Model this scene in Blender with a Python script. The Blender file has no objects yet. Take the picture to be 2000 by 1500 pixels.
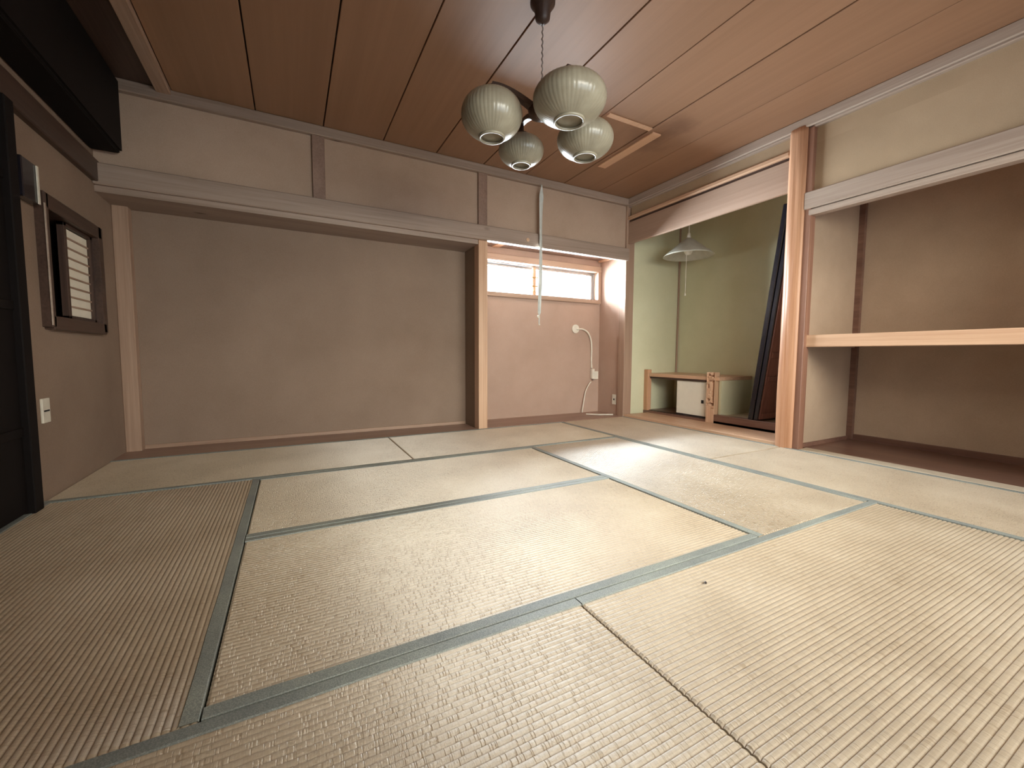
import bpy, bmesh, math, random
from mathutils import Vector, Matrix, noise
random.seed(7)
S = bpy.context.scene
COL = S.collection
PI = math.pi
# ------------------------------------------------------------------ camera
def make_camera():
    yaw, pitch, roll = 0.4868, -0.0713, 0.0045
    f = Vector((math.sin(yaw)*math.cos(pitch), math.cos(yaw)*math.cos(pitch), math.sin(pitch)))
    r0 = Vector((math.cos(yaw), -math.sin(yaw), 0)); u0 = r0.cross(f)
    r = math.cos(roll)*r0 + math.sin(roll)*u0
    u = -math.sin(roll)*r0 + math.cos(roll)*u0
    cd = bpy.data.cameras.new('camera'); cd.sensor_width = 36; cd.sensor_fit = 'HORIZONTAL'
    cd.lens = 813.08/2000*36; cd.clip_start = 0.02; cd.clip_end = 100
    c = bpy.data.objects.new('camera', cd); COL.objects.link(c)
    m = Matrix((r, u, -f)).transposed().to_4x4(); m.translation = (-3.421, -3.661, 0.7206)
    c.matrix_world = m; S.camera = c
make_camera()
# ------------------------------------------------------------------ world, light, exposure
w = bpy.data.worlds.new('daylight'); S.world = w; w.use_nodes = True
bg = w.node_tree.nodes['Background']; bg.inputs[0].default_value = (0.86, 0.93, 1.0, 1); bg.inputs[1].default_value = 3.0
def area(name, loc, rot, sx, sy, energy, col):
    l = bpy.data.lights.new(name, 'AREA'); l.shape = 'RECTANGLE'; l.size = sx; l.size_y = sy
    l.energy = energy; l.color = col
    o = bpy.data.objects.new(name, l); COL.objects.link(o); o.location = loc; o.rotation_euler = rot
    return o
# daylight outside the alcove window (shines towards -y), and an added fill lamp outside unseen windows behind the photographer
area('window_daylight', (-0.92, 0.66, 1.57), (-PI/2, 0, 0), 1.68, 0.42, 182, (0.88, 0.94, 1.0))
area('rear_fill', (-1.9, -4.78, 1.74), (PI/2-0.86, 0, -0.08), 2.5, 0.9, 102, (1.0, 0.905, 0.74))
S.view_settings.view_transform = 'Standard'; S.view_settings.look = 'None'
S.view_settings.exposure = 1.03; S.view_settings.gamma = 1.0; S.view_settings.use_curve_mapping = False
S.cycles.max_bounces = 12; S.cycles.diffuse_bounces = 8; S.cycles.sample_clamp_indirect = 6
# ------------------------------------------------------------------ materials
def new_mat(name):
    m = bpy.data.materials.new(name); m.use_nodes = True
    nt = m.node_tree; b = nt.nodes['Principled BSDF']
    return m, nt, b
def nd(nt, t, **kw):
    n = nt.nodes.new(t)
    for k, v in kw.items(): setattr(n, k, v)
    return n
def coords(nt, scale, rot=(0, 0, 0)):
    tc = nd(nt, 'ShaderNodeTexCoord'); mp = nd(nt, 'ShaderNodeMapping')
    mp.inputs['Scale'].default_value = scale; mp.inputs['Rotation'].default_value = rot
    nt.links.new(tc.outputs['Object'], mp.inputs['Vector']); return mp.outputs['Vector']
def ramp(nt, fac, stops):
    r = nd(nt, 'ShaderNodeValToRGB'); e = r.color_ramp.elements
    while len(e) < len(stops): e.new(0.5)
    for i, (p, c) in enumerate(stops): e[i].position = p; e[i].color = (*c, 1)
    nt.links.new(fac, r.inputs[0]); return r.outputs[0]
def bump(nt, b, h, strength, dist=0.002):
    n = nd(nt, 'ShaderNodeBump'); n.inputs['Strength'].default_value = strength; n.inputs['Distance'].default_value = dist
    nt.links.new(h, n.inputs['Height']); nt.links.new(n.outputs[0], b.inputs['Normal'])
def plain(name, col, rough=0.6, metal=0.0, spec=0.5, nbump=0.0, var=0.08):
    m, nt, b = new_mat(name)
    v = coords(nt, (9, 9, 9)); n = nd(nt, 'ShaderNodeTexNoise'); n.inputs['Scale'].default_value = 2.2; n.inputs['Detail'].default_value = 5
    nt.links.new(v, n.inputs['Vector'])
    lo = tuple(c*(1-var) for c in col); hi = tuple(min(1, c*(1+var)) for c in col)
    nt.links.new(ramp(nt, n.outputs['Fac'], [(0.3, lo), (0.7, hi)]), b.inputs['Base Color'])
    b.inputs['Roughness'].default_value = rough; b.inputs['Metallic'].default_value = metal
    b.inputs['Specular IOR Level'].default_value = spec
    if nbump: bump(nt, b, n.outputs['Fac'], nbump)
    return m
def plaster(name, c1, c2, rough=0.95):
    m, nt, b = new_mat(name)
    v = coords(nt, (1, 1, 1))
    n = nd(nt, 'ShaderNodeTexNoise'); n.inputs['Scale'].default_value = 1.7; n.inputs['Detail'].default_value = 6; n.inputs['Roughness'].default_value = 0.6
    f = nd(nt, 'ShaderNodeTexNoise'); f.inputs['Scale'].default_value = 240; f.inputs['Detail'].default_value = 3
    nt.links.new(v, n.inputs['Vector']); nt.links.new(v, f.inputs['Vector'])
    a = nd(nt, 'ShaderNodeMath', operation='MULTIPLY_ADD'); a.inputs[1].default_value = 0.35
    nt.links.new(f.outputs['Fac'], a.inputs[0]); 
    s = nd(nt, 'ShaderNodeMath', operation='MULTIPLY'); s.inputs[1].default_value = 0.65
    nt.links.new(n.outputs['Fac'], s.inputs[0]); nt.links.new(s.outputs[0], a.inputs[2])
    nt.links.new(ramp(nt, a.outputs[0], [(0.34, c1), (0.66, c2)]), b.inputs['Base Color'])
    b.inputs['Roughness'].default_value = rough; b.inputs['Specular IOR Level'].default_value = 0.2
    bump(nt, b, f.outputs['Fac'], 0.35, 0.001)
    return m
def wood(name, c1, c2, axis='x', rough=0.5, fine=60, spec=0.4, knots=False, stain=False, bstr=0.25, world=False):
    """grain lines run along the given axis"""
    m, nt, b = new_mat(name)
    k = {'x': 0, 'y': 1, 'z': 2}[axis]
    sc = [fine]*3; sc[k] = fine*0.022
    sc2 = [5.0]*3; sc2[k] = 0.35
    v = coords(nt, sc); v2 = coords(nt, sc2)
    n = nd(nt, 'ShaderNodeTexNoise'); n.inputs['Scale'].default_value = 1.0; n.inputs['Detail'].default_value = 6; n.inputs['Roughness'].default_value = 0.65
    n2 = nd(nt, 'ShaderNodeTexNoise'); n2.inputs['Scale'].default_value = 1.0; n2.inputs['Detail'].default_value = 3; n2.inputs['Distortion'].default_value = 0.6
    oi = nd(nt, 'ShaderNodeObjectInfo')
    for tex, vv in ((n, v), (n2, v2)):
        add = nd(nt, 'ShaderNodeVectorMath', operation='ADD'); sp = nd(nt, 'ShaderNodeVectorMath', operation='SCALE')
        cb = nd(nt, 'ShaderNodeCombineXYZ')
        for i in range(3): nt.links.new(oi.outputs['Random'], cb.inputs[i])
        nt.links.new(cb.outputs[0], sp.inputs[0]); sp.inputs['Scale'].default_value = 40
        nt.links.new(vv, add.inputs[0]); nt.links.new(sp.outputs[0], add.inputs[1]); nt.links.new(add.outputs[0], tex.inputs['Vector'])
    mx = nd(nt, 'ShaderNodeMath', operation='ADD'); h = nd(nt, 'ShaderNodeMath', operation='MULTIPLY'); h.inputs[1].default_value = 0.5
    nt.links.new(n.outputs['Fac'], mx.inputs[0]); nt.links.new(n2.outputs['Fac'], mx.inputs[1]); nt.links.new(mx.outputs[0], h.inputs[0])
    colr = ramp(nt, h.outputs[0], [(0.36, c1), (0.62, c2)])
    if knots:
        vo = nd(nt, 'ShaderNodeTexVoronoi'); s3 = [4.5]*3; s3[k] = 2.2
        nt.links.new(coords(nt, s3), vo.inputs['Vector']); vo.inputs['Scale'].default_value = 1.0
        kn = ramp(nt, vo.outputs['Distance'], [(0.04, (0.35, 0.3, 0.28)), (0.12, (1, 1, 1))])
        mm = nd(nt, 'ShaderNodeMixRGB', blend_type='MULTIPLY'); mm.inputs[0].default_value = 1
        nt.links.new(colr, mm.inputs[1]); nt.links.new(kn, mm.inputs[2]); colr = mm.outputs[0]
    if stain:  # old water stain round the loose lath on the ceiling (world position, fixed to the boards)
        g = nd(nt, 'ShaderNodeNewGeometry'); sb = nd(nt, 'ShaderNodeVectorMath', operation='SUBTRACT'); sb.inputs[1].default_value = (-0.78, -1.12, 2.47)
        nt.links.new(g.outputs['Position'], sb.inputs[0])
        sc3 = nd(nt, 'ShaderNodeVectorMath', operation='MULTIPLY'); sc3.inputs[1].default_value = (1.5, 0.85, 0)
        nt.links.new(sb.outputs[0], sc3.inputs[0])
        ln = nd(nt, 'ShaderNodeVectorMath', operation='LENGTH'); nt.links.new(sc3.outputs[0], ln.inputs[0])
        nz = nd(nt, 'ShaderNodeTexNoise'); nz.inputs['Scale'].default_value = 4.0; nz.inputs['Detail'].default_value = 6
        nt.links.new(g.outputs['Position'], nz.inputs['Vector'])
        ad = nd(nt, 'ShaderNodeMath', operation='MULTIPLY_ADD'); ad.inputs[1].default_value = 0.9
        nt.links.new(nz.outputs['Fac'], ad.inputs[0]); nt.links.new(ln.outputs['Value'], ad.inputs[2])
        st = ramp(nt, ad.outputs[0], [(0.5, (0.66, 0.6, 0.58)), (0.78, (1, 1, 1))])
        mm = nd(nt, 'ShaderNodeMixRGB', blend_type='MULTIPLY'); mm.inputs[0].default_value = 1
        nt.links.new(colr, mm.inputs[1]); nt.links.new(st, mm.inputs[2]); colr = mm.outputs[0]
    nt.links.new(colr, b.inputs['Base Color'])
    b.inputs['Roughness'].default_value = rough; b.inputs['Specular IOR Level'].default_value = spec
    bump(nt, b, n.outputs['Fac'], bstr, 0.0015)
    return m
def rush(name, axis, pitch=0.015):
    """woven rush; ribs are real geometry along `axis`, here the stalk colour, the fine weave and painted groove shade"""
    m, nt, b = new_mat(name)
    def mth(op, a, c=None, c2=None):
        n = nd(nt, 'ShaderNodeMath', operation=op)
        for i, q in enumerate((a, c, c2)):
            if q is None: continue
            if isinstance(q, (int, float)): n.inputs[i].default_value = q
            else: nt.links.new(q, n.inputs[i])
        return n.outputs[0]
    tc = nd(nt, 'ShaderNodeTexCoord'); sx = nd(nt, 'ShaderNodeSeparateXYZ'); nt.links.new(tc.outputs['Object'], sx.inputs[0])
    along, across = (sx.outputs[0], sx.outputs[1]) if axis == 'x' else (sx.outputs[1], sx.outputs[0])
    rowf = mth('DIVIDE', across, pitch); row = mth('FLOOR', rowf); fr = mth('FRACT', rowf)
    edge = mth('ABSOLUTE', mth('SUBTRACT', fr, 0.5))                 # 0 on the rib, 0.5 in the groove
    groove = mth('SMOOTH_MIN', mth('MULTIPLY', mth('MAXIMUM', mth('SUBTRACT', edge, 0.36), 0.0), 7.0), 1.0, 0.1)
    cv = nd(nt, 'ShaderNodeCombineXYZ'); nt.links.new(mth('MULTIPLY', along, 62.0), cv.inputs[0]); nt.links.new(mth('MULTIPLY', row, 7.31), cv.inputs[1])
    cell = nd(nt, 'ShaderNodeTexNoise'); cell.inputs['Scale'].default_value = 1.0; cell.inputs['Detail'].default_value = 1.0
    nt.links.new(cv.outputs[0], cell.inputs['Vector'])
    notch = mth('SUBTRACT', 1.0, mth('MINIMUM', mth('MULTIPLY', mth('ABSOLUTE', mth('SUBTRACT', cell.outputs['Fac'], 0.55)), 28.0), 1.0))
    st = nd(nt, 'ShaderNodeTexNoise'); st.inputs['Scale'].default_value = 1.0; st.inputs['Detail'].default_value = 4
    nt.links.new(coords(nt, (420, 60, 60) if axis == 'x' else (60, 420, 60)), st.inputs['Vector'])
    big = nd(nt, 'ShaderNodeTexNoise'); big.inputs['Scale'].default_value = 2.3; big.inputs['Detail'].default_value = 7; big.inputs['Roughness'].default_value = 0.62
    nt.links.new(tc.outputs['Object'], big.inputs['Vector'])
    tone = mth('ADD', mth('ADD', mth('MULTIPLY', big.outputs['Fac'], 0.5), mth('MULTIPLY', st.outputs['Fac'], 0.34)), mth('MULTIPLY', cell.outputs['Fac'], 0.12))
    col = ramp(nt, tone, [(0.33, (0.40, 0.315, 0.215)), (0.49, (0.53, 0.435, 0.315)), (0.64, (0.64, 0.55, 0.425))])
    wear = ramp(nt, big.outputs['Fac'], [(0.42, (1, 1, 1)), (0.62, (0.35, 0.35, 0.35))])     # worn smooth in patches
    gr = ramp(nt, groove, [(0.0, (1, 1, 1)), (1.0, (0.56, 0.48, 0.40))])  # shade in the grooves between ribs, painted into the colour
    nc = ramp(nt, mth('MULTIPLY', notch, wear), [(0.0, (1, 1, 1)), (1.0, (0.74, 0.68, 0.60))])
    for g in (gr, nc):
        mm = nd(nt, 'ShaderNodeMixRGB', blend_type='MULTIPLY'); mm.inputs[0].default_value = 1.0
        nt.links.new(col, mm.inputs[1]); nt.links.new(g, mm.inputs[2]); col = mm.outputs[0]
    nt.links.new(col, b.inputs['Base Color'])
    b.inputs['Roughness'].default_value = 0.5; b.inputs['Specular IOR Level'].default_value = 0.9
    bump(nt, b, mth('SUBTRACT', st.outputs['Fac'], mth('MULTIPLY', notch, 0.9)), 0.55, 0.0012)
    # rush stalks are little glossy cylinders lying across the ribs: anisotropic sheen
    gl = nd(nt, 'ShaderNodeBsdfAnisotropic'); gl.inputs['Roughness'].default_value = 0.52; gl.inputs['Anisotropy'].default_value = 0.85
    gl.inputs['Color'].default_value = (0.93, 0.94, 0.93, 1)
    tn = nd(nt, 'ShaderNodeCombineXYZ'); tn.inputs[0].default_value = 1.0 if axis == 'x' else 0.0; tn.inputs[1].default_value = 0.0 if axis == 'x' else 1.0
    nt.links.new(tn.outputs[0], gl.inputs['Tangent'])
    nt.links.new(b.inputs['Normal'].links[0].from_socket, gl.inputs['Normal'])
    ms = nd(nt, 'ShaderNodeMixShader'); ms.inputs[0].default_value = 0.15
    out = [n for n in nt.nodes if n.type == 'OUTPUT_MATERIAL'][0]
    nt.links.new(b.outputs[0], ms.inputs[1]); nt.links.new(gl.outputs[0], ms.inputs[2]); nt.links.new(ms.outputs[0], out.inputs['Surface'])
    return m
def heri(name):
    m, nt, b = new_mat(name)
    v = coords(nt, (1, 1, 1)); vo = nd(nt, 'ShaderNodeTexVoronoi'); vo.inputs['Scale'].default_value = 330
    nt.links.new(v, vo.inputs['Vector'])
    n = nd(nt, 'ShaderNodeTexNoise'); n.inputs['Scale'].default_value = 4; n.inputs['Detail'].default_value = 4; nt.links.new(v, n.inputs['Vector'])
    c = ramp(nt, vo.outputs['Distance'], [(0.05, (0.34, 0.36, 0.33)), (0.65, (0.19, 0.21, 0.20))])
    c2 = ramp(nt, n.outputs['Fac'], [(0.35, (0.8, 0.8, 0.82)), (0.65, (1.15, 1.15, 1.1))])
    mm = nd(nt, 'ShaderNodeMixRGB', blend_type='MULTIPLY'); mm.inputs[0].default_value = 1
    nt.links.new(c, mm.inputs[1]); nt.links.new(c2, mm.inputs[2]); nt.links.new(mm.outputs[0], b.inputs['Base Color'])
    b.inputs['Roughness'].default_value = 0.55; b.inputs['Specular IOR Level'].default_value = 0.5
    bump(nt, b, vo.outputs['Distance'], 0.4, 0.001)
    return m
M = {}
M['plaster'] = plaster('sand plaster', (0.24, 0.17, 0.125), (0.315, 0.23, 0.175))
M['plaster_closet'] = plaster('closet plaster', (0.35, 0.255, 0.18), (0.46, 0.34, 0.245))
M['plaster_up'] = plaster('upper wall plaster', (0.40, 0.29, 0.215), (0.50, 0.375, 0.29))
M['plaster_tan'] = plaster('tan plaster', (0.40, 0.295, 0.19), (0.50, 0.375, 0.25))
M['plaster_pink'] = plaster('alcove plaster', (0.42, 0.29, 0.225), (0.50, 0.36, 0.29))
M['plaster_green'] = plaster('green plaster', (0.58, 0.57, 0.385), (0.68, 0.665, 0.48))
M['ceil'] = wood('ceiling plywood', (0.29, 0.16, 0.092), (0.34, 0.19, 0.112), 'y', 0.45, 30, stain=True, bstr=0.1)
M['lath'] = wood('pale lath', (0.60, 0.36, 0.22), (0.72, 0.47, 0.31), 'y', 0.5, 60)
for a in 'xyz':
    M['wood_'+a] = wood('faded cedar '+a, (0.30, 0.19, 0.135), (0.46, 0.32, 0.235), a, 0.45, 70)
    M['red_'+a] = wood('reddish cedar '+a, (0.36, 0.155, 0.085), (0.56, 0.29, 0.17), a, 0.42, 60, knots=False)
    M['pale_'+a] = wood('pale cedar '+a, (0.50, 0.30, 0.19), (0.68, 0.46, 0.31), a, 0.4, 60)
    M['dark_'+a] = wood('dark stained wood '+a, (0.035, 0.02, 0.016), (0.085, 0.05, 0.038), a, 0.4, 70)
M['grey_x'] = wood('greyed cedar x', (0.26, 0.19, 0.15), (0.40, 0.31, 0.255), 'x', 0.45, 70, knots=True)
M['grey_y'] = wood('greyed cedar y', (0.34, 0.26, 0.21), (0.50, 0.41, 0.34), 'y', 0.45, 70)
M['sill_y'] = wood('pale lit sill', (0.46, 0.38, 0.28), (0.60, 0.52, 0.40), 'y', 0.45, 50)  # paleness paints in the light falling on the closet sill
M['board_x'] = wood('muted board', (0.23, 0.14, 0.105), (0.34, 0.22, 0.165), 'x', 0.4, 50)
M['beam_y'] = wood('rosy beam', (0.34, 0.225, 0.165), (0.43, 0.30, 0.225), 'y', 0.45, 45)
M['strut_z'] = wood('dull pink cedar', (0.22, 0.14, 0.105), (0.33, 0.22, 0.17), 'y', 0.5, 60)
M['jamb_z'] = wood('reddish jamb', (0.20, 0.095, 0.062), (0.32, 0.17, 0.115), 'z', 0.45, 50)
M['brown_y'] = wood('brown sill y', (0.12, 0.06, 0.045), (0.22, 0.12, 0.085), 'y', 0.3, 50)
M['rush_x'] = rush('rush weave x', 'x'); M['rush_y'] = rush('rush weave y', 'y')
M['heri'] = heri('border cloth')
M['black'] = plain('black lacquer', (0.012, 0.011, 0.016), 0.18, 0, 0.6, 0, 0.3)
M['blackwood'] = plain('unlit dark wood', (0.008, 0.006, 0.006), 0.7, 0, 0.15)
M['white'] = plain('white plastic', (0.74, 0.70, 0.60), 0.4)
M['cream'] = plain('cream door paper', (0.80, 0.78, 0.68), 0.7, 0, 0.2, 0.05, 0.02)
M['paper'] = plain('shoji paper', (0.85, 0.80, 0.68), 0.8, 0, 0.2, 0.0, 0.03)
M['alu'] = plain('weathered aluminium', (0.45, 0.43, 0.42), 0.35, 0.7)
M['brass'] = plain('brass', (0.55, 0.36, 0.14), 0.35, 0.9)
M['hole'] = plain('dark recess', (0.01, 0.01, 0.01), 0.8)
M['strip'] = plain('pale plastic strip', (0.62, 0.66, 0.64), 0.35, 0, 0.5, 0.2, 0.12)
M['corridor'] = wood('corridor board', (0.30, 0.17, 0.09), (0.42, 0.26, 0.15), 'x', 0.35, 30)
M['bug'] = plain('dead leaf brown', (0.03, 0.02, 0.015), 0.5)
M['cord'] = plain('grey cord', (0.25, 0.2, 0.18), 0.6)
M['subfloor'] = plain('subfloor', (0.06, 0.04, 0.03), 0.8)
M['garden'] = plain('garden wall', (0.5, 0.5, 0.48), 0.9)
def glass_mat():
    m, nt, b = new_mat('window glass')
    nt.nodes.remove(b); out = [n for n in nt.nodes if n.type == 'OUTPUT_MATERIAL'][0]
    t = nd(nt, 'ShaderNodeBsdfTransparent'); g = nd(nt, 'ShaderNodeBsdfGlossy'); g.inputs['Roughness'].default_value = 0.05
    t.inputs[0].default_value = (0.95, 0.97, 0.97, 1)
    mx = nd(nt, 'ShaderNodeMixShader'); fr = nd(nt, 'ShaderNodeFresnel'); fr.inputs[0].default_value = 1.45
    nt.links.new(fr.outputs[0], mx.inputs[0]); nt.links.new(t.outputs[0], mx.inputs[1]); nt.links.new(g.outputs[0], mx.inputs[2])
    nt.links.new(mx.outputs[0], out.inputs['Surface']); return m
M['glass'] = glass_mat()
def lampglass(name):
    m, nt, b = new_mat(name)
    v = coords(nt, (1, 1, 1)); n = nd(nt, 'ShaderNodeTexNoise'); n.inputs['Scale'].default_value = 9; n.inputs['Detail'].default_value = 5
    nt.links.new(v, n.inputs['Vector'])
    nt.links.new(ramp(nt, n.outputs['Fac'], [(0.3, (0.24, 0.215, 0.16)), (0.7, (0.36, 0.33, 0.25))]), b.inputs['Base Color'])
    b.inputs['Roughness'].default_value = 0.28; b.inputs['Specular IOR Level'].default_value = 0.6
    b.inputs['Transmission Weight'].default_value = 0.0
    return m
M['shade'] = lampglass('dusty ribbed glass')
M['shade_in'] = plain('milky lamp glass', (0.62, 0.60, 0.48), 0.3, 0, 0.6)
M['pendant'] = plain('pendant shade white', (0.50, 0.49, 0.42), 0.35)
# ------------------------------------------------------------------ helpers
WL = {}   # world origin of every object
def box(bm, x0, x1, y0, y1, z0, z1, bev=0.0):
    vs = [bm.verts.new((x, y, z)) for x in (x0, x1) for y in (y0, y1) for z in (z0, z1)]
    fs = [(0, 1, 3, 2), (4, 6, 7, 5), (0, 4, 5, 1), (2, 3, 7, 6), (0, 2, 6, 4), (1, 5, 7, 3)]
    F = [bm.faces.new([vs[i] for i in f]) for f in fs]
    if bev > 0:
        es = list({e for f in F for e in f.edges})
        bmesh.ops.bevel(bm, geom=es, offset=bev, segments=1, affect='EDGES', clamp_overlap=True)
def tube(bm, pts, r, n=10, cap=True):
    pts = [Vector(p) for p in pts]; rings = []
    prev = None
    for i, p in enumerate(pts):
        t = (pts[min(i+1, len(pts)-1)] - pts[max(i-1, 0)]).normalized()
        if prev is None:
            a = Vector((0, 0, 1)) if abs(t.z) < 0.9 else Vector((1, 0, 0))
            u = t.cross(a).normalized()
        else:
            u = (prev - t*prev.dot(t)).normalized()
        prev = u; v = t.cross(u)
        rr = r[i] if isinstance(r, (list, tuple)) else r
        rings.append([bm.verts.new(p + rr*(math.cos(2*PI*k/n)*u + math.sin(2*PI*k/n)*v)) for k in range(n)])
    for a, b in zip(rings, rings[1:]):
        for k in range(n): bm.faces.new((a[k], a[(k+1) % n], b[(k+1) % n], b[k]))
    if cap: bm.faces.new(rings[0][::-1]); bm.faces.new(rings[-1])
def lathe(bm, cx, cy, prof, n=32, ribs=0, amp=0.0, closed=False):
    rings = []
    for (r, z) in prof:
        ring = []
        for k in range(n):
            a = 2*PI*k/n
            rr = r + (amp*math.cos(ribs*a) if ribs and r > 0.03 else 0)
            ring.append(bm.verts.new((cx + rr*math.cos(a), cy + rr*math.sin(a), z)))
        rings.append(ring)
    prs = list(zip(rings, rings[1:])) + ([(rings[-1], rings[0])] if closed else [])
    for a, b in prs:
        for k in range(n): bm.faces.new((a[k], a[(k+1) % n], b[(k+1) % n], b[k]))
def smooth_bm(bm):
    for f in bm.faces: f.smooth = True
def obj(name, bm, mat, parent=None, origin=None, smooth=False):
    bmesh.ops.recalc_face_normals(bm, faces=bm.faces)
    if smooth: smooth_bm(bm)
    me = bpy.data.meshes.new(name)
    if origin is None:
        xs = [v.co for v in bm.verts]
        mn = Vector((min(c.x for c in xs), min(c.y for c in xs), min(c.z for c in xs)))
        mxv = Vector((max(c.x for c in xs), max(c.y for c in xs), max(c.z for c in xs)))
        origin = Vector(((mn.x+mxv.x)/2, (mn.y+mxv.y)/2, mn.z))
    origin = Vector(origin)
    bmesh.ops.translate(bm, verts=bm.verts, vec=-origin)
    bm.to_mesh(me); bm.free(); me.materials.append(mat)
    o = bpy.data.objects.new(name, me); COL.objects.link(o); WL[o.name] = origin
    if parent: o.parent = parent; o.location = origin - WL[parent.name]
    else: o.location = origin
    return o
def bx(name, dims, mat, parent=None, bev=0.0, origin=None):
    bm = bmesh.new(); box(bm, *dims, bev); return obj(name, bm, mat, parent, origin)
def tag(o, label, cat, group=None):
    o['label'] = label; o['category'] = cat
    if group: o['group'] = group
    return o
def thing(name, loc, label, cat, group=None):
    o = bpy.data.objects.new(name, None); COL.objects.link(o); o.location = loc; o.empty_display_size = 0.1
    WL[o.name] = Vector(loc); return tag(o, label, cat, group)
def struct(o, label=None):
    o['kind'] = 'structure'
    if label: o['label'] = label
    return o
def boxes(lst, bev=0.0):
    bm = bmesh.new()
    for d in lst: box(bm, *d, bev)
    return bm
CZ = 2.47
# ================================================================== STRUCTURE
# floor: subfloor, alcove board, recess board, corridor
fl = struct(bx('floor', (-4.75, 1.2, -5.2, 0.75, -0.16, -0.06), M['subfloor']), 'dark subfloor under the straw mats')
bx('recess_board', (-4.5, -1.848, 0.003, 0.35, -0.06, 0.002), M['board_x'], fl)
bx('alcove_board', (-1.752, -0.002, 0.003, 0.47, -0.06, 0.004), M['board_x'], fl)
bx('closet_board', (0.12, 0.88, -3.7, -1.82, -0.06, 0.0), M['brown_y'], fl)
for i in range(6):
    y1 = -3.615 - i*0.262
    bx('floor_board', (-4.5, 0.0, y1-0.258, y1, -0.06, -0.004), M['corridor'], fl, 0.002)
# ceiling : plywood boards, joint every 45 cm
ce = struct(bx('ceiling', (-4.7, 1.2, -5.2, 0.75, CZ+0.04, CZ+0.12), M['subfloor']), 'orange brown plywood board ceiling with dark joints')
xs = [-4.5, -4.08, -3.6, -3.15, -2.70, -2.25, -1.80, -1.35, -0.90, -0.45, 0.02]
for a, b in zip(xs, xs[1:]):
    dz = random.uniform(-0.002, 0.002)
    bx('ceiling_board', (a+0.004, b-0.004, -4.95, 0.06, CZ+dz, CZ+0.03), M['ceil'] if b > -4.1 and a > -4.4 else M['dark_y'], ce, 0.002)  # leftmost board in dark wood paints in the shade beside the batten
bx('ceiling_batten', (-4.16, -4.08, -4.95, 0.0, CZ-0.035, CZ+0.005), M['wood_y'], ce, 0.004)
tl = bx('ceiling_lath', (-0.862, -0.772, -1.17, -0.50, CZ-0.012, CZ+0.002), M['lath'], ce, 0.002); tl['label'] = 'pale bare lath on the stained ceiling board'
bx('ceiling_lath', (-1.33, -0.90, -1.205, -1.165, CZ-0.008, CZ+0.002), M['lath'], ce, 0.002)
# ---- back wall
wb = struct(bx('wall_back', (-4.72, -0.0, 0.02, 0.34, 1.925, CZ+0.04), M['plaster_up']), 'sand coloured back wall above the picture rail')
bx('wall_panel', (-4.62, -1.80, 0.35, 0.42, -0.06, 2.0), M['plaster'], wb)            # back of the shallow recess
bx('recess_ceiling', (-4.5, -1.848, 0.0, 0.36, 1.745, 1.785), M['grey_x'], wb)
bx('wall_panel', (-1.842, -1.752, 0.09, 0.47, -0.06, 1.95), M['plaster'], wb)            # flank between recess and alcove
for x0, x1 in ((-3.235, -3.145), (-1.845, -1.755)):
    bx('strut', (x0, x1, -0.004, 0.03, 1.90, 2.40), M['strut_z'], wb, 0.003)
struct(bx('trim_1', (-4.5, 0.0, -0.022, 0.03, 2.395, CZ), M['grey_x'], None, 0.006), 'greyed cornice along top of back wall')
t2 = struct(bx('trim_2', (-4.5, 0.0, -0.032, 0.03, 1.785, 1.92), M['grey_x'], None, 0.006), 'greyed picture rail across the back wall')
bm = bmesh.new(); tube(bm, [(-1.333, -0.031, 1.843), (-1.333, -0.039, 1.843)], 0.018, 16); obj('nail_cover', bm, M['pale_x'], t2)
struct(bx('trim_3', (-1.845, -1.752, -0.006, 0.10, -0.06, 1.786), M['pale_z'], None, 0.005), 'pink cedar pillar between recess and window alcove')
struct(bx('trim_4', (-0.022, 0.10, -0.006, 0.10, -0.06, 2.41), M['wood_z'], None, 0.005), 'cedar corner post right of the window alcove')
struct(bx('trim_5', (-4.5, -4.41, 0.27, 0.35, -0.06, 1.75), M['wood_z'], None, 0.004), 'faded corner post in the left recess')
struct(bx('baseboard_back', (-4.41, -1.845, 0.335, 0.352, 0.0, 0.03), M['wood_x'], None, 0.003))
# ---- window alcove
wa = struct(boxes and bx('wall_alcove', (-1.85, 0.1, 0.47, 0.56, -0.06, 1.345), M['plaster_pink']), 'pinkish plaster wall under the high window')
bx('wall_panel', (0.0, 0.1, 0.10, 0.47, -0.06, 1.93), M['plaster_pink'], wa)
bx('wall_panel', (-1.85, 0.1, 0.47, 0.56, 1.80, 1.95), M['plaster_pink'], wa)
for i in range(4):
    x0 = -1.752 + i*0.438
    bx('alcove_ceiling_board', (x0+0.002, x0+0.436, 0.02, 0.47, 1.872, 1.89), M['strut_z'], wa, 0.002)
bx('alcove_ceiling_lath', (-1.49, -1.41, 0.12, 0.46, 1.862, 1.873), M['lath'], wa, 0.002)
bx('alcove_ceiling_lath', (-0.045, -0.003, 0.10, 0.46, 1.850, 1.873), M['lath'], wa, 0.002)
bx('inner_rail', (-1.75, 0.0, 0.27, 0.30, 1.863, 1.873), M['wood_x'], wa, 0.004)
wi = struct(bx('window_1', (-1.752, -0.002, 0.44, 0.53, 1.345, 1.392), M['wood_x'], None, 0.004), 'high horizontal sliding window in the alcove')
bx('window_head', (-1.752, -0.002, 0.44, 0.53, 1.73, 1.80), M['wood_x'], wi, 0.004)
bx('window_jamb', (-0.048, -0.003, 0.445, 0.53, 1.39, 1.732), M['wood_z'], wi, 0.003)
bx('window_jamb', (-1.752, -1.71, 0.445, 0.53, 1.39, 1.732), M['wood_z'], wi, 0.003)
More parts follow.
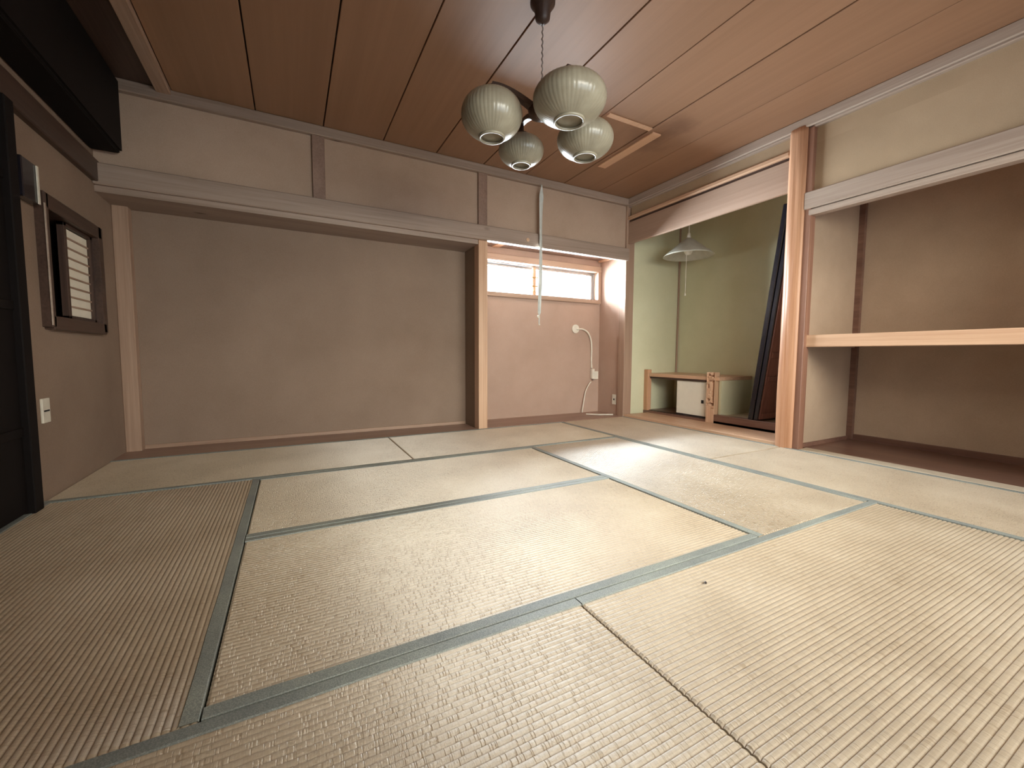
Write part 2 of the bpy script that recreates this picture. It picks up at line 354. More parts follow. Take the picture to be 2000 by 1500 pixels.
obj('outer_frame', boxes([(-1.76, 0.0, 0.53, 0.62, 1.36, 1.395), (-1.76, 0.0, 0.53, 0.62, 1.722, 1.76), (-0.06, 0.0, 0.53, 0.62, 1.395, 1.722), (-1.76, -1.72, 0.53, 0.62, 1.395, 1.722)], 0.003), M['alu'], wi)
def sash(x0, x1, y):
    s = obj('sash', boxes([(x0, x1, y, y+0.022, 1.395, 1.412), (x0, x1, y, y+0.022, 1.697, 1.722), (x0, x0+0.024, y, y+0.022, 1.412, 1.697), (x1-0.024, x1, y, y+0.022, 1.412, 1.697)], 0.002), M['alu'], wi)
    bx('pane', (x0+0.022, x1-0.022, y+0.008, y+0.013, 1.410, 1.699), M['glass'], s)
    return s
s1 = sash(-1.715, -0.905, 0.575); s2 = sash(-0.935, -0.062, 0.545)
lt = bx('meeting_stile', (-0.945, -0.905, 0.515, 0.543, 1.395, 1.72), M['pale_z'], wi, 0.003)
for z in (1.50, 1.60):
    bx('latch', (-0.968, -0.885, 0.503, 0.516, z-0.006, z+0.006), M['brass'], lt, 0.002)
bm = bmesh.new(); tube(bm, [(-0.94, 0.508, 1.49), (-0.955, 0.506, 1.465), (-0.93, 0.505, 1.45), (-0.91, 0.506, 1.43), (-0.925, 0.508, 1.41)], 0.003, 6); obj('latch_chain', bm, M['brass'], lt, smooth=True)
# ---- right wall, above the tokonoma and closet
wr = struct(bx('wall_right', (0.02, 0.12, -5.2, -0.02, 2.27, CZ+0.04), M['plaster_tan']), 'upper right wall plaster')
bx('wall_panel', (0.02, 0.12, -5.2, -1.84, 1.90, 2.27), M['plaster_tan'], wr)
struct(bx('trim_6', (-0.026, 0.03, -5.0, 0.0, 2.395, CZ), M['grey_y'], None, 0.006), 'greyed cornice along top of right wall')
struct(bx('trim_7', (-0.012, 0.03, -5.0, 0.0, 2.380, 2.397), M['grey_y'], None, 0.004), 'thin bead under the right cornice')
struct(bx('trim_8', (-0.018, 0.05, -1.74, 0.0, 2.238, 2.280), M['pale_y'], None, 0.01), 'rounded pale bead above the display alcove beam')
struct(bx('trim_9', (0.0, 0.035, -1.74, 0.0, 1.975, 2.215), M['beam_y'], None, 0.004), 'wide pale beam over the display alcove opening')
struct(bx('trim_10', (0.012, 0.06, -1.74, 0.0, 2.21, 2.245), M['dark_y'], None, 0.0), 'dark groove over the pale beam')
struct(bx('trim_11', (-0.022, 0.04, -5.0, -1.86, 1.80, 1.925), M['grey_y'], None, 0.006), 'greyed lintel over the closet opening')
struct(bx('trim_12', (-0.016, 0.06, -5.0, -1.89, 1.752, 1.795), M['grey_y'], None, 0.006), 'grooved door track under the closet lintel')
struct(bx('trim_13', (-0.012, 0.06, -1.905, -1.86, -0.04, 2.40), M['jamb_z'] , None, 0.003), 'reddish closet jamb beside the log pillar')
struct(bx('trim_14', (0.0, 0.118, -5.0, -1.90, -0.05, 0.004), M['sill_y'], None, 0.002), 'closet sill, wide and pale to imitate a lit strip')  # widened and paled to paint the strip of light at the closet front
# log pillar with rough natural face
def pillar():
    bm = bmesh.new(); n = 40; cx, cy = 0.035, -1.80; rows = 60; rings = []
    for j in range(rows+1):
        z = -0.05 + 2.46*j/rows; ring = []
        for k in range(n):
            a = 2*PI*k/n
            c, s = math.cos(a), math.sin(a)
            q = (abs(c)**3.6 + abs(s)**3.6)**(-1/3.6)
            r = 0.068*q
            rough = 0.0055*noise.noise(Vector((a*2.6, z*1.2, 0))) + 0.004*abs(math.sin(k*1.7+noise.noise(Vector((z*2, k, 0)))*1.3))
            if c < 0.3 and s > -0.4: r += rough
            ring.append(bm.verts.new((cx + r*c, cy + r*s, z)))
        rings.append(ring)
    for a, b in zip(rings, rings[1:]):
        for k in range(n): bm.faces.new((a[k], a[(k+1) % n], b[(k+1) % n], b[k]))
    bm.faces.new(rings[0][::-1]); bm.faces.new(rings[-1])
    return struct(obj('trim_15', bm, M['red_z'], smooth=True), 'rough reddish log pillar between display alcove and closet')
M['red_z'] = wood('log pillar wood', (0.40, 0.19, 0.10), (0.62, 0.36, 0.22), 'z', 0.42, 60, bstr=0.7)
pillar()
# ---- tokonoma (display alcove)
wt = struct(bx('wall_display_alcove', (0.93, 1.02, -1.84, 0.16, -0.06, 2.6), M['plaster_green']), 'green plaster back wall of display alcove')
bx('wall_panel', (0.08, 0.95, 0.07, 0.14, -0.06, 2.6), M['plaster_green'], wt)
bx('wall_panel', (0.08, 0.95, -1.82, -1.77, -0.06, 2.6), M['plaster'], wt)
bx('alcove_top', (0.08, 1.0, -1.84, 0.14, 2.5, 2.56), M['pale_y'], wt)
bm = bmesh.new(); tube(bm, [(0.918, 0.058, 0.4), (0.918, 0.058, 2.5)], 0.011, 8); obj('corner_bead', bm, M['wood_z'], wt)
tb = struct(bx('trim_16', (-0.006, 0.375, -1.735, -0.005, -0.06, 0.028), M['pale_y'], None, 0.004), 'pale step board in front of the display alcove')
struct(bx('trim_17', (0.375, 0.455, -1.77, -0.885, 0.0, 0.115), M['brown_y'], None, 0.004), 'dark brown raised kerb of the display alcove')
struct(bx('floor_alcove', (0.375, 0.94, -1.78, 0.07, -0.02, 0.05), M['brown_y']), 'alcove floor base')
struct(bx('floor_platform', (0.455, 0.93, -1.77, -0.885, 0.05, 0.105), M['rush_y']), 'straw covered platform of display alcove')
# ---- closet
wc = struct(bx('wall_closet', (0.85, 0.92, -3.8, -1.80, -0.06, 2.6), M['plaster_closet']), 'closet back wall')
bx('wall_panel', (0.06, 0.86, -1.86, -1.825, -0.06, 2.6), M['plaster_closet'], wc)
bx('wall_panel', (0.0, 0.92, -3.70, -3.62, -0.06, 2.6), M['plaster'], wc)
bx('closet_top', (0.05, 0.92, -3.75, -1.84, 2.05, 2.1), M['red_y'], wc)
bx('corner_post', (0.81, 0.86, -1.90, -1.86, 0.0, 2.05), M['brown_y'], wc)
bx('closet_baseboard', (0.838, 0.851, -3.62, -1.86, 0.0, 0.05), M['brown_y'], wc)
bx('closet_baseboard', (0.06, 0.85, -1.872, -1.86, 0.0, 0.03), M['brown_y'], wc)
# ---- left wall with small window
def left_wall():
    y0, y1, z0, z1 = -0.735, -0.06, 0.875, 1.475
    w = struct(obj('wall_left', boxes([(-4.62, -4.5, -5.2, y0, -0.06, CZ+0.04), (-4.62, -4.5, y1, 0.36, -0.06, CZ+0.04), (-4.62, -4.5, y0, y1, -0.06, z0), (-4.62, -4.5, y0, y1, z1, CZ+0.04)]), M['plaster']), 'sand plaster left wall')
    struct(bx('trim_18', (-4.51, -4.468, -5.0, 0.0, 1.80, 1.935), M['dark_y'], None, 0.005), 'dark picture rail on the left wall')
    wn = struct(obj('window_2', boxes([(-4.60, -4.462, y0-0.02, y0+0.022, z0-0.03, z1+0.03), (-4.60, -4.462, y1-0.045, y1+0.02, z0-0.03, z1+0.03), (-4.60, -4.462, y0, y1, z1-0.045, z1+0.03), (-4.60, -4.462, y0, y1, z0-0.04, z0+0.028)], 0.004), M['dark_y']), 'small dark framed window on left wall with slatted paper screen')
    bx('dark_panel', (-4.60, -4.585, y0, y1, z0, z1), M['blackwood'], wn)
    ya, yb = -0.47, y1-0.03; zb, zt = z0+0.028, z1-0.045
    sc = obj('paper_screen', boxes([(-4.525, -4.495, ya, ya+0.03, zb, zt), (-4.525, -4.495, yb-0.045, yb, zb, zt), (-4.525, -4.495, ya, yb, zb, zb+0.02), (-4.525, -4.495, ya, yb, zt-0.02, zt)], 0.002), M['dark_z'], wn)
    n = 9; h = (zt-zb-0.04)/n
    for i in range(n):
        bx('paper_pane', (-4.515, -4.511, ya+0.03, yb-0.045, zb+0.02+i*h+0.004, zb+0.02+(i+1)*h-0.004), M['paper'], sc)
    for i in range(1, n):
        bx('muntin', (-4.519, -4.504, ya+0.03, yb-0.045, zb+0.02+i*h-0.0045, zb+0.02+i*h+0.0045), M['wood_y'], sc)
    bx('edge_stile', (-4.462, -4.457, y0-0.028, y0-0.020, z0-0.02, z1-0.03), M['grey_y'], wn)
    bx('dark_opening', (-4.58, -4.56, y0+0.02, ya+0.02, z0, z1), M['black'], wn)  # black sheet standing in for the dark open half
left_wall()
# dark door in left wall near the camera, on the frame edge
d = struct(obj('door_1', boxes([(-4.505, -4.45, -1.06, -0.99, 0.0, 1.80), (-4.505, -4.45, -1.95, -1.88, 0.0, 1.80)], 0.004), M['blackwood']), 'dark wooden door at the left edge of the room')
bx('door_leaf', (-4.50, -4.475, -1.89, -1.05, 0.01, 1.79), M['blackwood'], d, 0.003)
for z in (0.35, 0.9, 1.45): bx('door_rail', (-4.478, -4.468, -1.88, -1.06, z, z+0.04), M['blackwood'], d, 0.002)
# ---- unseen walls behind the photographer; windows and partition added to shape the light
wf = struct(obj('wall_front', boxes([(-4.62, -3.8, -4.62, -4.52, -0.1, CZ+0.04), (-0.3, 1.2, -4.62, -4.52, -0.1, CZ+0.04), (-3.8, -0.3, -4.62, -4.52, 2.15, CZ+0.04), (-3.8, -0.3, -4.62, -4.52, -0.1, 0.25)]), M['plaster']), 'wall behind the photographer with an added opening for fill light')
w3 = struct(obj('fill_window', boxes([(-3.8, -0.3, -4.60, -4.54, 0.25, 0.29), (-3.8, -0.3, -4.60, -4.54, 2.11, 2.15)] + [(-3.8 + 0.865*q, -3.76 + 0.865*q, -4.60, -4.54, 0.29, 2.11) for q in range(5)], 0.003), M['wood_x']), 'unseen windows added behind the photographer for fill light')  # added opening that lets the fill lamp in
for q in range(4): bx('pane', (-3.76 + 0.865*q, -2.935 + 0.865*q, -4.575, -4.57, 0.29, 2.11), M['glass'], w3)
struct(obj('shade_partition', boxes([(-4.62, -2.92, -4.2, -4.12, -0.06, CZ), (-4.62, -3.62, -3.76, -3.68, -0.06, 1.8), (-4.62, 0.0, -3.76, -3.68, 1.8, CZ)]), M['plaster']), 'unseen partition and lintel added to shade the left side and ceiling')  # added blocker, keeps the fill lamp off the left side and ceiling
struct(bx('wall_corridor', (0.0, 0.12, -5.2, -3.70, -0.06, 2.0), M['plaster']), 'right wall beyond the closet')
# ================================================================== TATAMI
def mat(x0, x1, y0, y1, axis, label, edge=(1, 1)):
    g = 0.0026
    x0 += g; x1 -= g; y0 += g; y1 -= g
    t = thing('tatami_mat', ((x0+x1)/2, (y0+y1)/2, -0.055), label, 'tatami mat', 'ten straw mats covering the room floor')
    lo, hi = (y0, y1) if axis == 'x' else (x0, x1)     # across the ribs
    la, lb = (x0, x1) if axis == 'x' else (y0, y1)     # along the ribs
    N = 2*int(round((hi-lo)/0.03)); p = (hi-lo)/N
    key = 'rush_%s_%.5f' % (axis, p)
    if key not in M: M[key] = rush('rush weave '+axis, axis, p)
    prof = [(0.0, -0.055), (0.0, -0.004)]
    for i in range(N):
        for q, h in ((0.0, -0.0038), (0.12, -0.0015), (0.3, -0.0003), (0.5, 0.0), (0.7, -0.0003), (0.88, -0.0015)):
            if i == 0 and q == 0: continue
            prof.append((i*p+q*p, h))
    prof += [(hi-lo, -0.004), (hi-lo, -0.055)]
    bm = bmesh.new(); rows = []
    segs = [la, la+0.006] + [la+0.006+(lb-la-0.012)*k/10 for k in range(1, 10)] + [lb-0.006, lb]
    for si, u in enumerate(segs):
        drop = 0.004 if si in (0, len(segs)-1) else 0.0
        row = []
        for (c, h) in prof:
            hh = h - (drop if h > -0.05 else 0)
            row.append(bm.verts.new((u, lo+c, hh) if axis == 'x' else (lo+c, u, hh)))
        rows.append(row)
    for a, b in zip(rows, rows[1:]):
        for k in range(len(prof)-1): bm.faces.new((a[k], a[k+1], b[k+1], b[k]))
    bm.faces.new(rows[0][::-1]); bm.faces.new(rows[-1])
    obj('rush_surface', bm, M[key], t, smooth=False)
    wv = 0.034
    for side in (0, 1):
        if not edge[side]: continue
        c0, c1 = (lo-0.0002, lo+wv) if side == 0 else (hi-wv, hi+0.0002)
        bm = bmesh.new(); rows = []
        K = 24
        for k in range(K+1):
            u = la-0.001 + (lb-la+0.002)*k/K
            j = 0.0008*math.sin(k*1.3+side*2+la*7)
            inner = j if side == 0 else -j
            pr = [(c0, -0.05), (c0, 0.0002), (c0+0.0016, 0.0020), (c1-0.003, 0.0026), (c1, -0.0015)]
            if side == 1: pr = [(c1, -0.05), (c1, 0.0002), (c1-0.0016, 0.0020), (c0+0.003, 0.0026), (c0, -0.0015)]
            pr = [(a + (inner if i2 >= 3 else 0), h) for i2, (a, h) in enumerate(pr)]
            rows.append([bm.verts.new((u, a, h) if axis == 'x' else (a, u, h)) for a, h in pr])
        for a, b in zip(rows, rows[1:]):
            for q in range(4): bm.faces.new((a[q], a[q+1], b[q+1], b[q]))
        obj('cloth_border', bm, M['heri'], t)
    return t
mat(-0.9, 0.0, -1.785, 0.0, 'y', 'straw mat in the far right corner, in front of the display alcove')
mat(-0.9, 0.0, -3.6, -1.785, 'y', 'straw mat along the closet opening')
mat(-2.7, -0.9, -0.9, 0.0, 'x', 'straw mat lying in front of the window alcove')
mat(-4.5, -2.7, -0.9, 0.0, 'x', 'dark shaded straw mat along the left recess')
mat(-3.6, -1.8, -1.785, -0.9, 'x', 'farther of the two parallel mats in the middle of the floor')
mat(-3.6, -1.8, -2.7, -1.785, 'x', 'central straw mat with bright window glare, nearer of the middle pair')
mat(-1.8, -0.9, -2.7, -0.9, 'y', 'middle straw mat set crosswise right of the two parallel central ones')
mat(-4.5, -3.6, -2.7, -0.9, 'y', 'dim straw mat at the left edge, set lengthwise along left wall')
mat(-2.7, -0.9, -3.6, -2.7, 'x', 'ribbed straw mat in the right foreground with a dark speck on it')
mat(-4.5, -2.7, -3.6, -2.7, 'x', 'ribbed straw mat at the bottom centre of the foreground')
# ================================================================== CLOSET SHELF
t = thing('closet_shelf', (0.45, -2.75, 0.78), 'pale wooden shelf spanning the open closet on the right', 'shelf')
bx('shelf_board', (0.07, 0.85, -3.62, -1.862, 0.83, 0.868), M['pale_y'], t, 0.002)
bx('front_rail', (0.025, 0.07, -3.62, -1.862, 0.785, 0.875), M['pale_y'], t, 0.004)
bx('ledger', (0.07, 0.84, -1.885, -1.862, 0.79, 0.83), M['wood_x'], t, 0.002)
# ================================================================== FLOOR CABINET in the tokonoma
t = thing('floor_cabinet', (0.65, -0.42, 0.05), 'low built-in cabinet with a white sliding door in the display alcove', 'cabinet')
bx('top_board', (0.385, 0.925, -0.935, 0.068, 0.462, 0.500), M['pale_y'], t, 0.003)
bx('end_post', (0.375, 0.43, 0.0, 0.068, 0.05, 0.545), M['red_z'], t, 0.003)
bx('side_panel', (0.43, 0.925, -0.93, -0.905, 0.05, 0.462), M['plaster_green'], t)
bx('back_panel', (0.90, 0.925, -0.905, 0.068, 0.05, 0.462), M['plaster_green'], t)
bx('lower_rail', (0.40, 0.455, -0.80, 0.0, 0.05, 0.056), M['dark_y'], t)
bx('upper_rail', (0.405, 0.455, -0.80, 0.0, 0.440, 0.462), M['dark_y'], t)
dr = bx('sliding_door', (0.425, 0.440, -0.815, -0.385, 0.07, 0.435), M['cream'], t, 0.001); dr['label'] = 'cream papered sliding door'
bx('door_frame', (0.421, 0.443, -0.818, -0.382, 0.050, 0.072), M['black'], dr)
bx('finger_pull', (0.4225, 0.426, -0.735, -0.705, 0.208, 0.243), M['hole'], dr)
def carved():
    bm = bmesh.new(); x0, x1, y0, y1 = 0.370, 0.445, -0.895, -0.805; rows = 70; n = 8; pr = []
    for k in range(n): pr.append((x0, y1+(y0-y1)*k/n, 1))
    for k in range(n): pr.append((x0+(x1-x0)*k/n, y0, 0))
    for k in range(n): pr.append((x1, y0+(y1-y0)*k/n, 0))
    for k in range(n): pr.append((x1+(x0-x1)*k/n, y1, 0))
    rings = []
    for j in range(rows+1):
        z = 0.028 + 0.517*j/rows; ring = []
        for (x, y, f) in pr:
            dx = 0
            if f and z > 0.17 and y < y1-0.004:
                v = noise.noise(Vector((y*30, z*15 + 1.2*math.sin(z*26), 3.1)))
                dx = 0.042*max(0, min(1, 0.45+4.0*v)) 
            ring.append(bm.verts.new((x+dx, y, z)))
        rings.append(ring)
    N = len(pr)
    for a, b in zip(rings, rings[1:]):
        for k in range(N): bm.faces.new((a[k], a[(k+1) % N], b[(k+1) % N], b[k]))
    bm.faces.new(rings[0][::-1]); bm.faces.new(rings[-1])
    return bm
cp = obj('carved_post', carved(), M['pale_z'], t); cp['label'] = 'short post with gnarled carved face'
# ================================================================== leaning lacquered table
def leaning():
    t = thing('low_table', (0.65, -1.36, 0.115), 'black lacquered low table tipped on end against the log pillar', 'table')
    ang = math.atan2(0.235, 1.93)
    R = Matrix.Rotation(ang, 4, 'X')
    def put(name, dims, mat, par, bev=0.003):
        bm = boxes([dims], bev)
        bmesh.ops.transform(bm, matrix=Matrix.Translation((0, -1.245, 0.115)) @ R, verts=bm.verts)
        return obj(name, bm, mat, par)
    # local: y 0 is the tabletop face, -y its underside, z runs up the tipped length
    tp = put('tabletop', (0.385, 0.90, -0.045, 0.0, 0.0, 1.93), M['black'], t, 0.006)
    put('edge_moulding', (0.388, 0.90, -0.09, -0.052, 0.012, 1.92), M['black'], tp, 0.006)
    put('underside', (0.40, 0.88, -0.105, -0.09, 0.02, 1.90), M['red_z2'], t)
    for z in (0.03, 0.38, 0.60, 1.2, 1.82):
        put('crossbar', (0.41, 0.87, -0.118, -0.10, z, z+0.05), M['red_z2'], t)
    put('apron', (0.46, 0.85, -0.20, -0.10, 1.70, 1.80), M['red_x'], t)
M['red_z2'] = wood('table underside wood', (0.13, 0.055, 0.042), (0.22, 0.10, 0.075), 'z', 0.5, 50)
leaning()
# ================================================================== pendant in the tokonoma
def pendant():
    cx, cy, zb = 0.45, -0.455, 1.80
    t = thing('pendant_lamp', (cx, cy, zb), 'conical pale pendant lamp hanging in the display alcove', 'lamp')
    R = 0.262
    prof = [(0.026, 0.192), (0.045, 0.180), (0.09, 0.145), (0.175, 0.075), (R-0.018, 0.018), (R, 0.0), (R-0.006, -0.002), (R-0.028, 0.014), (0.175, 0.066), (0.09, 0.134), (0.027, 0.168)]
    bm = bmesh.new(); lathe(bm, cx, cy, [(r, zb+z) for r, z in prof], 48, closed=True)
    obj('lamp_shade', bm, M['pendant'], t, smooth=True)
    bm = bmesh.new(); lathe(bm, cx, cy, [(0.001, zb+0.25), (0.014, zb+0.246), (0.022, zb+0.205), (0.03, zb+0.12), (0.001, zb+0.118)], 20)
    obj('socket', bm, M['white'], t, smooth=True)
    bm = bmesh.new(); lathe(bm, cx, cy, [(0.001, zb+0.118), (0.028, zb+0.11), (0.045, zb+0.07), (0.045, zb+0.05), (0.03, zb+0.02), (0.001, zb+0.01)], 20)
    obj('bulb', bm, M['cream'], t, smooth=True)
    bm = bmesh.new(); tube(bm, [(cx, cy, zb+0.24), (cx, cy, 2.5)], 0.006, 8); obj('power_cord', bm, M['white'], t)
    pc = bmesh.new(); tube(pc, [(cx-0.02, cy+0.005, zb+0.12), (cx-0.022, cy+0.006, zb-0.40)], 0.003, 6)
    c = obj('pull_cord', pc, M['white'], t)
    bm = bmesh.new(); lathe(bm, cx-0.022, cy+0.006, [(0.001, zb-0.40), (0.007, zb-0.405), (0.009, zb-0.425), (0.001, zb-0.43)], 10); obj('pull_knob', bm, M['white'], c)
pendant()
# ================================================================== chandelier
def chandelier():
    cx, cy = -2.265, -1.785
    t = thing('ceiling_light', (cx, cy, CZ), 'four-globe ribbed glass ceiling light on a dark wooden hub', 'lamp')
    bm = bmesh.new(); lathe(bm, cx, cy, [(0.001, CZ), (0.062, CZ), (0.062, CZ-0.015), (0.040, CZ-0.045), (0.036, CZ-0.085), (0.014, CZ-0.105), (0.001, CZ-0.107)], 24)
    obj('canopy', bm, M['dark_z'], t, smooth=True)
    bm = bmesh.new(); pts = []
    for k in range(60): 
        z = CZ-0.10 - 0.33*k/59; pts.append((cx+0.0025*math.cos(k*1.1), cy+0.0025*math.sin(k*1.1), z))
    tube(bm, pts, 0.0035, 6); obj('chain_cord', bm, M['cord'], t)
    hz = 1.955
    bm = bmesh.new(); lathe(bm, cx, cy, [(0.001, hz+0.05), (0.018, hz+0.048), (0.026, hz+0.02), (0.062, hz+0.012), (0.070, hz-0.005), (0.062, hz-0.03), (0.03, hz-0.045), (0.001, hz-0.046)], 24)
    obj('hub', bm, M['dark_z'], t, smooth=True)
    zc = 1.88
    angs = [171, -90, 82, 2]; rad = [0.262, 0.24, 0.287, 0.283]; RH = [(0.148, 0.110), (0.166, 0.100), (0.128, 0.082), (0.150, 0.096)]
    spots = [(cx + r*math.cos(math.radians(a)), cy + r*math.sin(math.radians(a)), zc) for a, r in zip(angs, rad)]
    for i, (x, y, z) in enumerate(spots):
        if i < 4:
            bm = bmesh.new()
            d = Vector((x-cx, y-cy, 0)); L = d.length; d.normalize()
            n = Vector((-d.y, d.x, 0)); secs = []
            for k in range(9):
                s = k/8; p = Vector((cx, cy, 0)) + d*(0.04 + (L-0.04)*s)
                zz = hz-0.005 + 0.075*math.sin(s*PI*0.5); w = 0.020-0.008*s; h = 0.026-0.012*s
                secs.append([bm.verts.new((p.x+n.x*w*a, p.y+n.y*w*a, zz+h*b/1.0)) for a, b in ((-1, -0.6), (1, -0.6), (1, 0.6), (-1, 0.6))])
            for a, b in zip(secs, secs[1:]):
                for q in range(4): bm.faces.new((a[q], a[(q+1) % 4], b[(q+1) % 4], b[q]))
            bm.faces.new(secs[0][::-1]); bm.faces.new(secs[-1])
            obj('arm', bm, M['dark_x'], t)
        R, H = RH[i]
        prof = []
        for k in range(19):
            a = math.radians(72) - math.radians(72+69)*k/18
            prof.append((R*math.cos(a)**0.9, z + H*math.sin(a)))
        pr_in = [(r*0.965, zz) for r, zz in prof[::-1]]
        bm = bmesh.new(); lathe(bm, x, y, prof + pr_in, 144, 48, 0.0012, closed=True)
        sh = obj('lamp_shade', bm, M['shade'], t, smooth=True)
        rb = prof[-1][0]; zb = prof[-1][1]
        bm = bmesh.new(); lathe(bm, x, y, [(rb+0.006, zb+0.003), (rb+0.006, zb-0.006), (rb-0.003, zb-0.009), (rb-0.006, zb-0.002), (rb-0.006, zb+0.004)], 32, closed=True)
        obj('bottom_ring', bm, M['shade'], sh, smooth=True)
        bm = bmesh.new(); lathe(bm, x, y, [(0.001, zb+0.014), (rb*0.6, zb+0.011), (rb-0.004, zb+0.002), (rb-0.004, zb+0.006), (rb*0.6, zb+0.015), (0.001, zb+0.018)], 24); obj('bottom_disc', bm, M['shade'], sh, smooth=True)
        bm = bmesh.new(); rt = prof[0][0]; zt = prof[0][1]
        lathe(bm, x, y, [(rt+0.004, zt-0.004), (rt+0.002, zt+0.010), (0.016, zt+0.018), (0.014, 2.02), (0.001, 2.021)], 20); obj('shade_cap', bm, M['dark_z'], sh, smooth=True)
chandelier()
# ================================================================== small things
# hanging strip in front of the alcove
bm = bmesh.new(); rows = []
K = 60
for k in range(K+1):
    s = k/K; z = 2.385 - s*1.36
    wd = 0.004 + 0.026*min(1, s*12) * (1-0.62*s)
    if s > 0.93: wd = 0.006
    ph = 0.5*math.sin(s*5.0)
    x = -1.19 - 0.014*s; y = -0.055 + 0.006*math.sin(s*8)
    dxy = (math.cos(ph)*wd, math.sin(ph)*wd)
    th = 0.004 + 0.003*math.sin(s*23)**2
    rows.append([bm.verts.new((x-dxy[0], y-dxy[1], z)), bm.verts.new((x, y-th, z)), bm.verts.new((x+dxy[0], y+dxy[1], z)), bm.verts.new((x, y+th, z))])
for a, b in zip(rows, rows[1:]):
    for q in range(4): bm.faces.new((a[q], a[(q+1) % 4], b[(q+1) % 4], b[q]))
bm.faces.new(rows[0][::-1]); bm.faces.new(rows[-1])
st = obj('hanging_strip', bm, M['strip']); tag(st, 'long pale folded plastic strip hanging before the window alcove', 'strip')
bm = bmesh.new(); bmesh.ops.create_icosphere(bm, subdivisions=2, radius=0.012, matrix=Matrix.Translation((-1.222, -0.062, 1.10)) @ Matrix.Diagonal((1.3, 0.8, 1.2, 1)))
for v in bm.verts: v.co += Vector((noise.noise(v.co*90)*0.006, 0, noise.noise(v.co*70+Vector((5, 0, 0)))*0.006))
obj('knot', bm, M['white'], st)
bm = bmesh.new(); bmesh.ops.create_icosphere(bm, subdivisions=2, radius=0.009, matrix=Matrix.Translation((-1.204, -0.055, 1.02))); obj('end_bead', bm, M['white'], st)
bm = bmesh.new(); tube(bm, [(-1.19, -0.055, 2.38), (-1.19, -0.03, 2.40), (-1.19, -0.018, 2.41)], 0.003, 6); obj('hook', bm, M['alu'], st)
# cable with wall disc and socket
t = thing('cable_conduit', (-0.374, 0.46, 1.014), 'white curved cord running from a round wall disc down to the floor', 'cable')
bm = bmesh.new(); tube(bm, [(-0.374, 0.469, 1.03), (-0.374, 0.455, 1.03)], 0.052, 28); obj('wall_disc', bm, M['white'], t)
def curve(ps, n=8):
    out = []
    P = [Vector(p) for p in ps]; P = [P[0]] + P + [P[-1]]
    for i in range(1, len(P)-2):
        for k in range(n):
            s = k/n; a, b, c, d2 = P[i-1], P[i], P[i+1], P[i+2]
            out.append(0.5*((2*b) + (c-a)*s + (2*a-5*b+4*c-d2)*s*s + (3*b-a-3*c+d2)*s**3))
    return out + [P[-2]]
bm = bmesh.new(); tube(bm, curve([(-0.36, 0.452, 1.026), (-0.28, 0.445, 1.028), (-0.20, 0.445, 0.99), (-0.145, 0.45, 0.90), (-0.128, 0.455, 0.78), (-0.13, 0.455, 0.66), (-0.12, 0.457, 0.555)]), 0.010, 8); obj('flexible_tube', bm, M['white'], t, smooth=True)
bm = bmesh.new(); tube(bm, curve([(-0.14, 0.44, 0.385), (-0.17, 0.44, 0.355), (-0.22, 0.44, 0.27), (-0.26, 0.43, 0.12), (-0.285, 0.42, 0.012)]), 0.0065, 8); obj('power_cord', bm, M['white'], t, smooth=True)
t = thing('socket_box', (-0.085, 0.455, 0.40), 'white socket box with a plugged adapter in the alcove corner', 'socket')
bx('box', (-0.105, -0.03, 0.435, 0.469, 0.415, 0.515), M['white'], t, 0.004)
bx('adapter', (-0.135, -0.098, 0.42, 0.465, 0.42, 0.545), M['white'], t, 0.005)
bx('plug', (-0.115, -0.095, 0.435, 0.455, 0.40, 0.42), M['cord'], t, 0.002)
t = thing('wall_outlet', (-0.004, 0.167, 0.14), 'small white outlet plate low on the alcove side wall', 'outlet')
bx('cover_plate', (-0.008, 0.0, 0.135, 0.200, 0.125, 0.245), M['white'], t, 0.002)
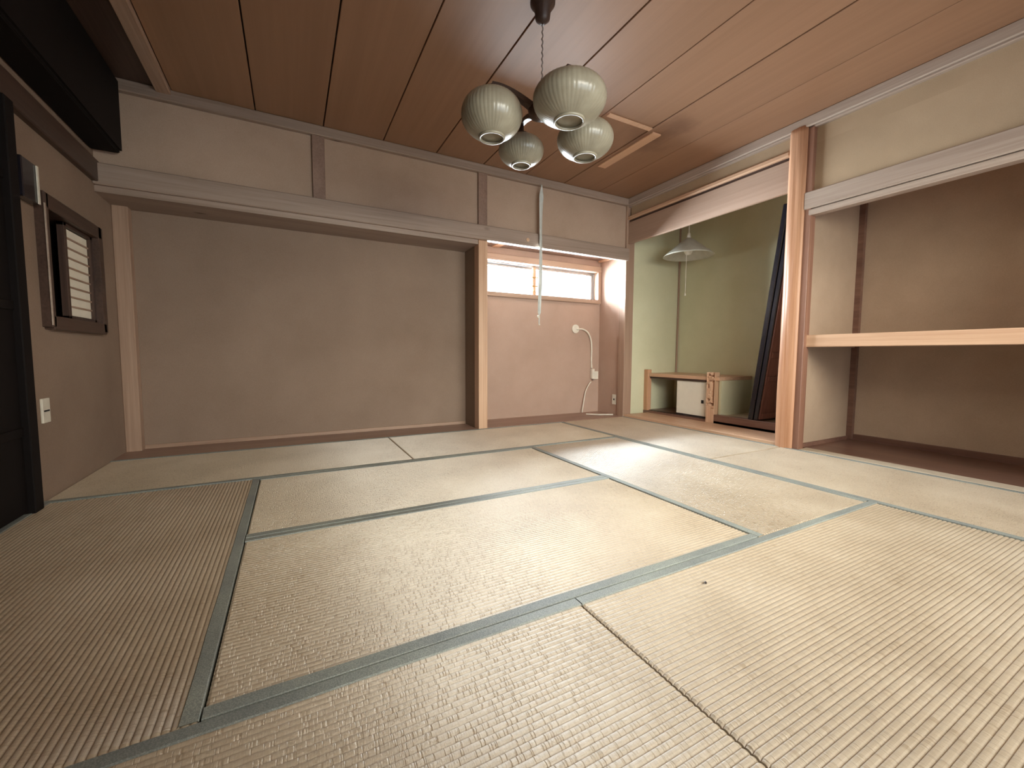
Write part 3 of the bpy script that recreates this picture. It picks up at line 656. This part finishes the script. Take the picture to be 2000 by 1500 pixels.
bx('outlet_hole', (-0.0095, -0.0075, 0.158, 0.176, 0.175, 0.195), M['hole'], t)
bm = bmesh.new(); tube(bm, curve([(-0.32, 0.30, 0.011), (-0.22, 0.20, 0.011), (-0.16, 0.17, 0.011), (-0.06, 0.12, 0.011)]), 0.007, 8)
tag(obj('cord_piece', bm, M['white'], smooth=True), 'short white cord piece lying on the alcove sill', 'cord')
# left wall items
t = thing('wall_switch', (-4.498, -0.80, 0.40), 'beige socket plate low on the dim left wall', 'socket')
bx('cover_plate', (-4.5, -4.490, -0.835, -0.765, 0.375, 0.495), M['white'], t, 0.002)
bx('socket_slot', (-4.4915, -4.4885, -0.825, -0.775, 0.430, 0.438), M['hole'], t)
t = thing('wall_box', (-4.49, -0.86, 1.41), 'small black box with pale edge high on the left wall', 'box')
bx('case', (-4.5, -4.46, -0.935, -0.795, 1.42, 1.60), M['black'], t, 0.004)
bx('edge_strip', (-4.459, -4.454, -0.822, -0.808, 1.42, 1.595), M['white'], t)
t = thing('wall_cabinet', (-4.42, -0.75, 2.0), 'near-black boxy unit up in the left corner by the ceiling', 'cabinet')
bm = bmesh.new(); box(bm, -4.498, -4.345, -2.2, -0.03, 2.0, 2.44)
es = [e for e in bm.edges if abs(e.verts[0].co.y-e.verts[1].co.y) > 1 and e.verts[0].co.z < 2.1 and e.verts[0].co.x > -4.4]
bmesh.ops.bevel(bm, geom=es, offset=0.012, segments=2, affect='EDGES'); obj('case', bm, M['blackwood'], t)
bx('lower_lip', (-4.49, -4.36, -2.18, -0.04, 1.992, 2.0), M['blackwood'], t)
# crumb on the mat
bm = bmesh.new(); bmesh.ops.create_icosphere(bm, subdivisions=2, radius=0.006, matrix=Matrix.Translation((-2.285, -2.828, 0.004)) @ Matrix.Rotation(0.9, 4, 'Z') @ Matrix.Diagonal((1.3, 0.6, 0.5, 1)))
for v in bm.verts: v.co += Vector((noise.noise(v.co*300)*0.002, noise.noise(v.co*250)*0.002, 0))
tag(obj('dry_leaf', bm, M['bug']), 'tiny dark crumb of dry leaf on right foreground mat', 'crumb')
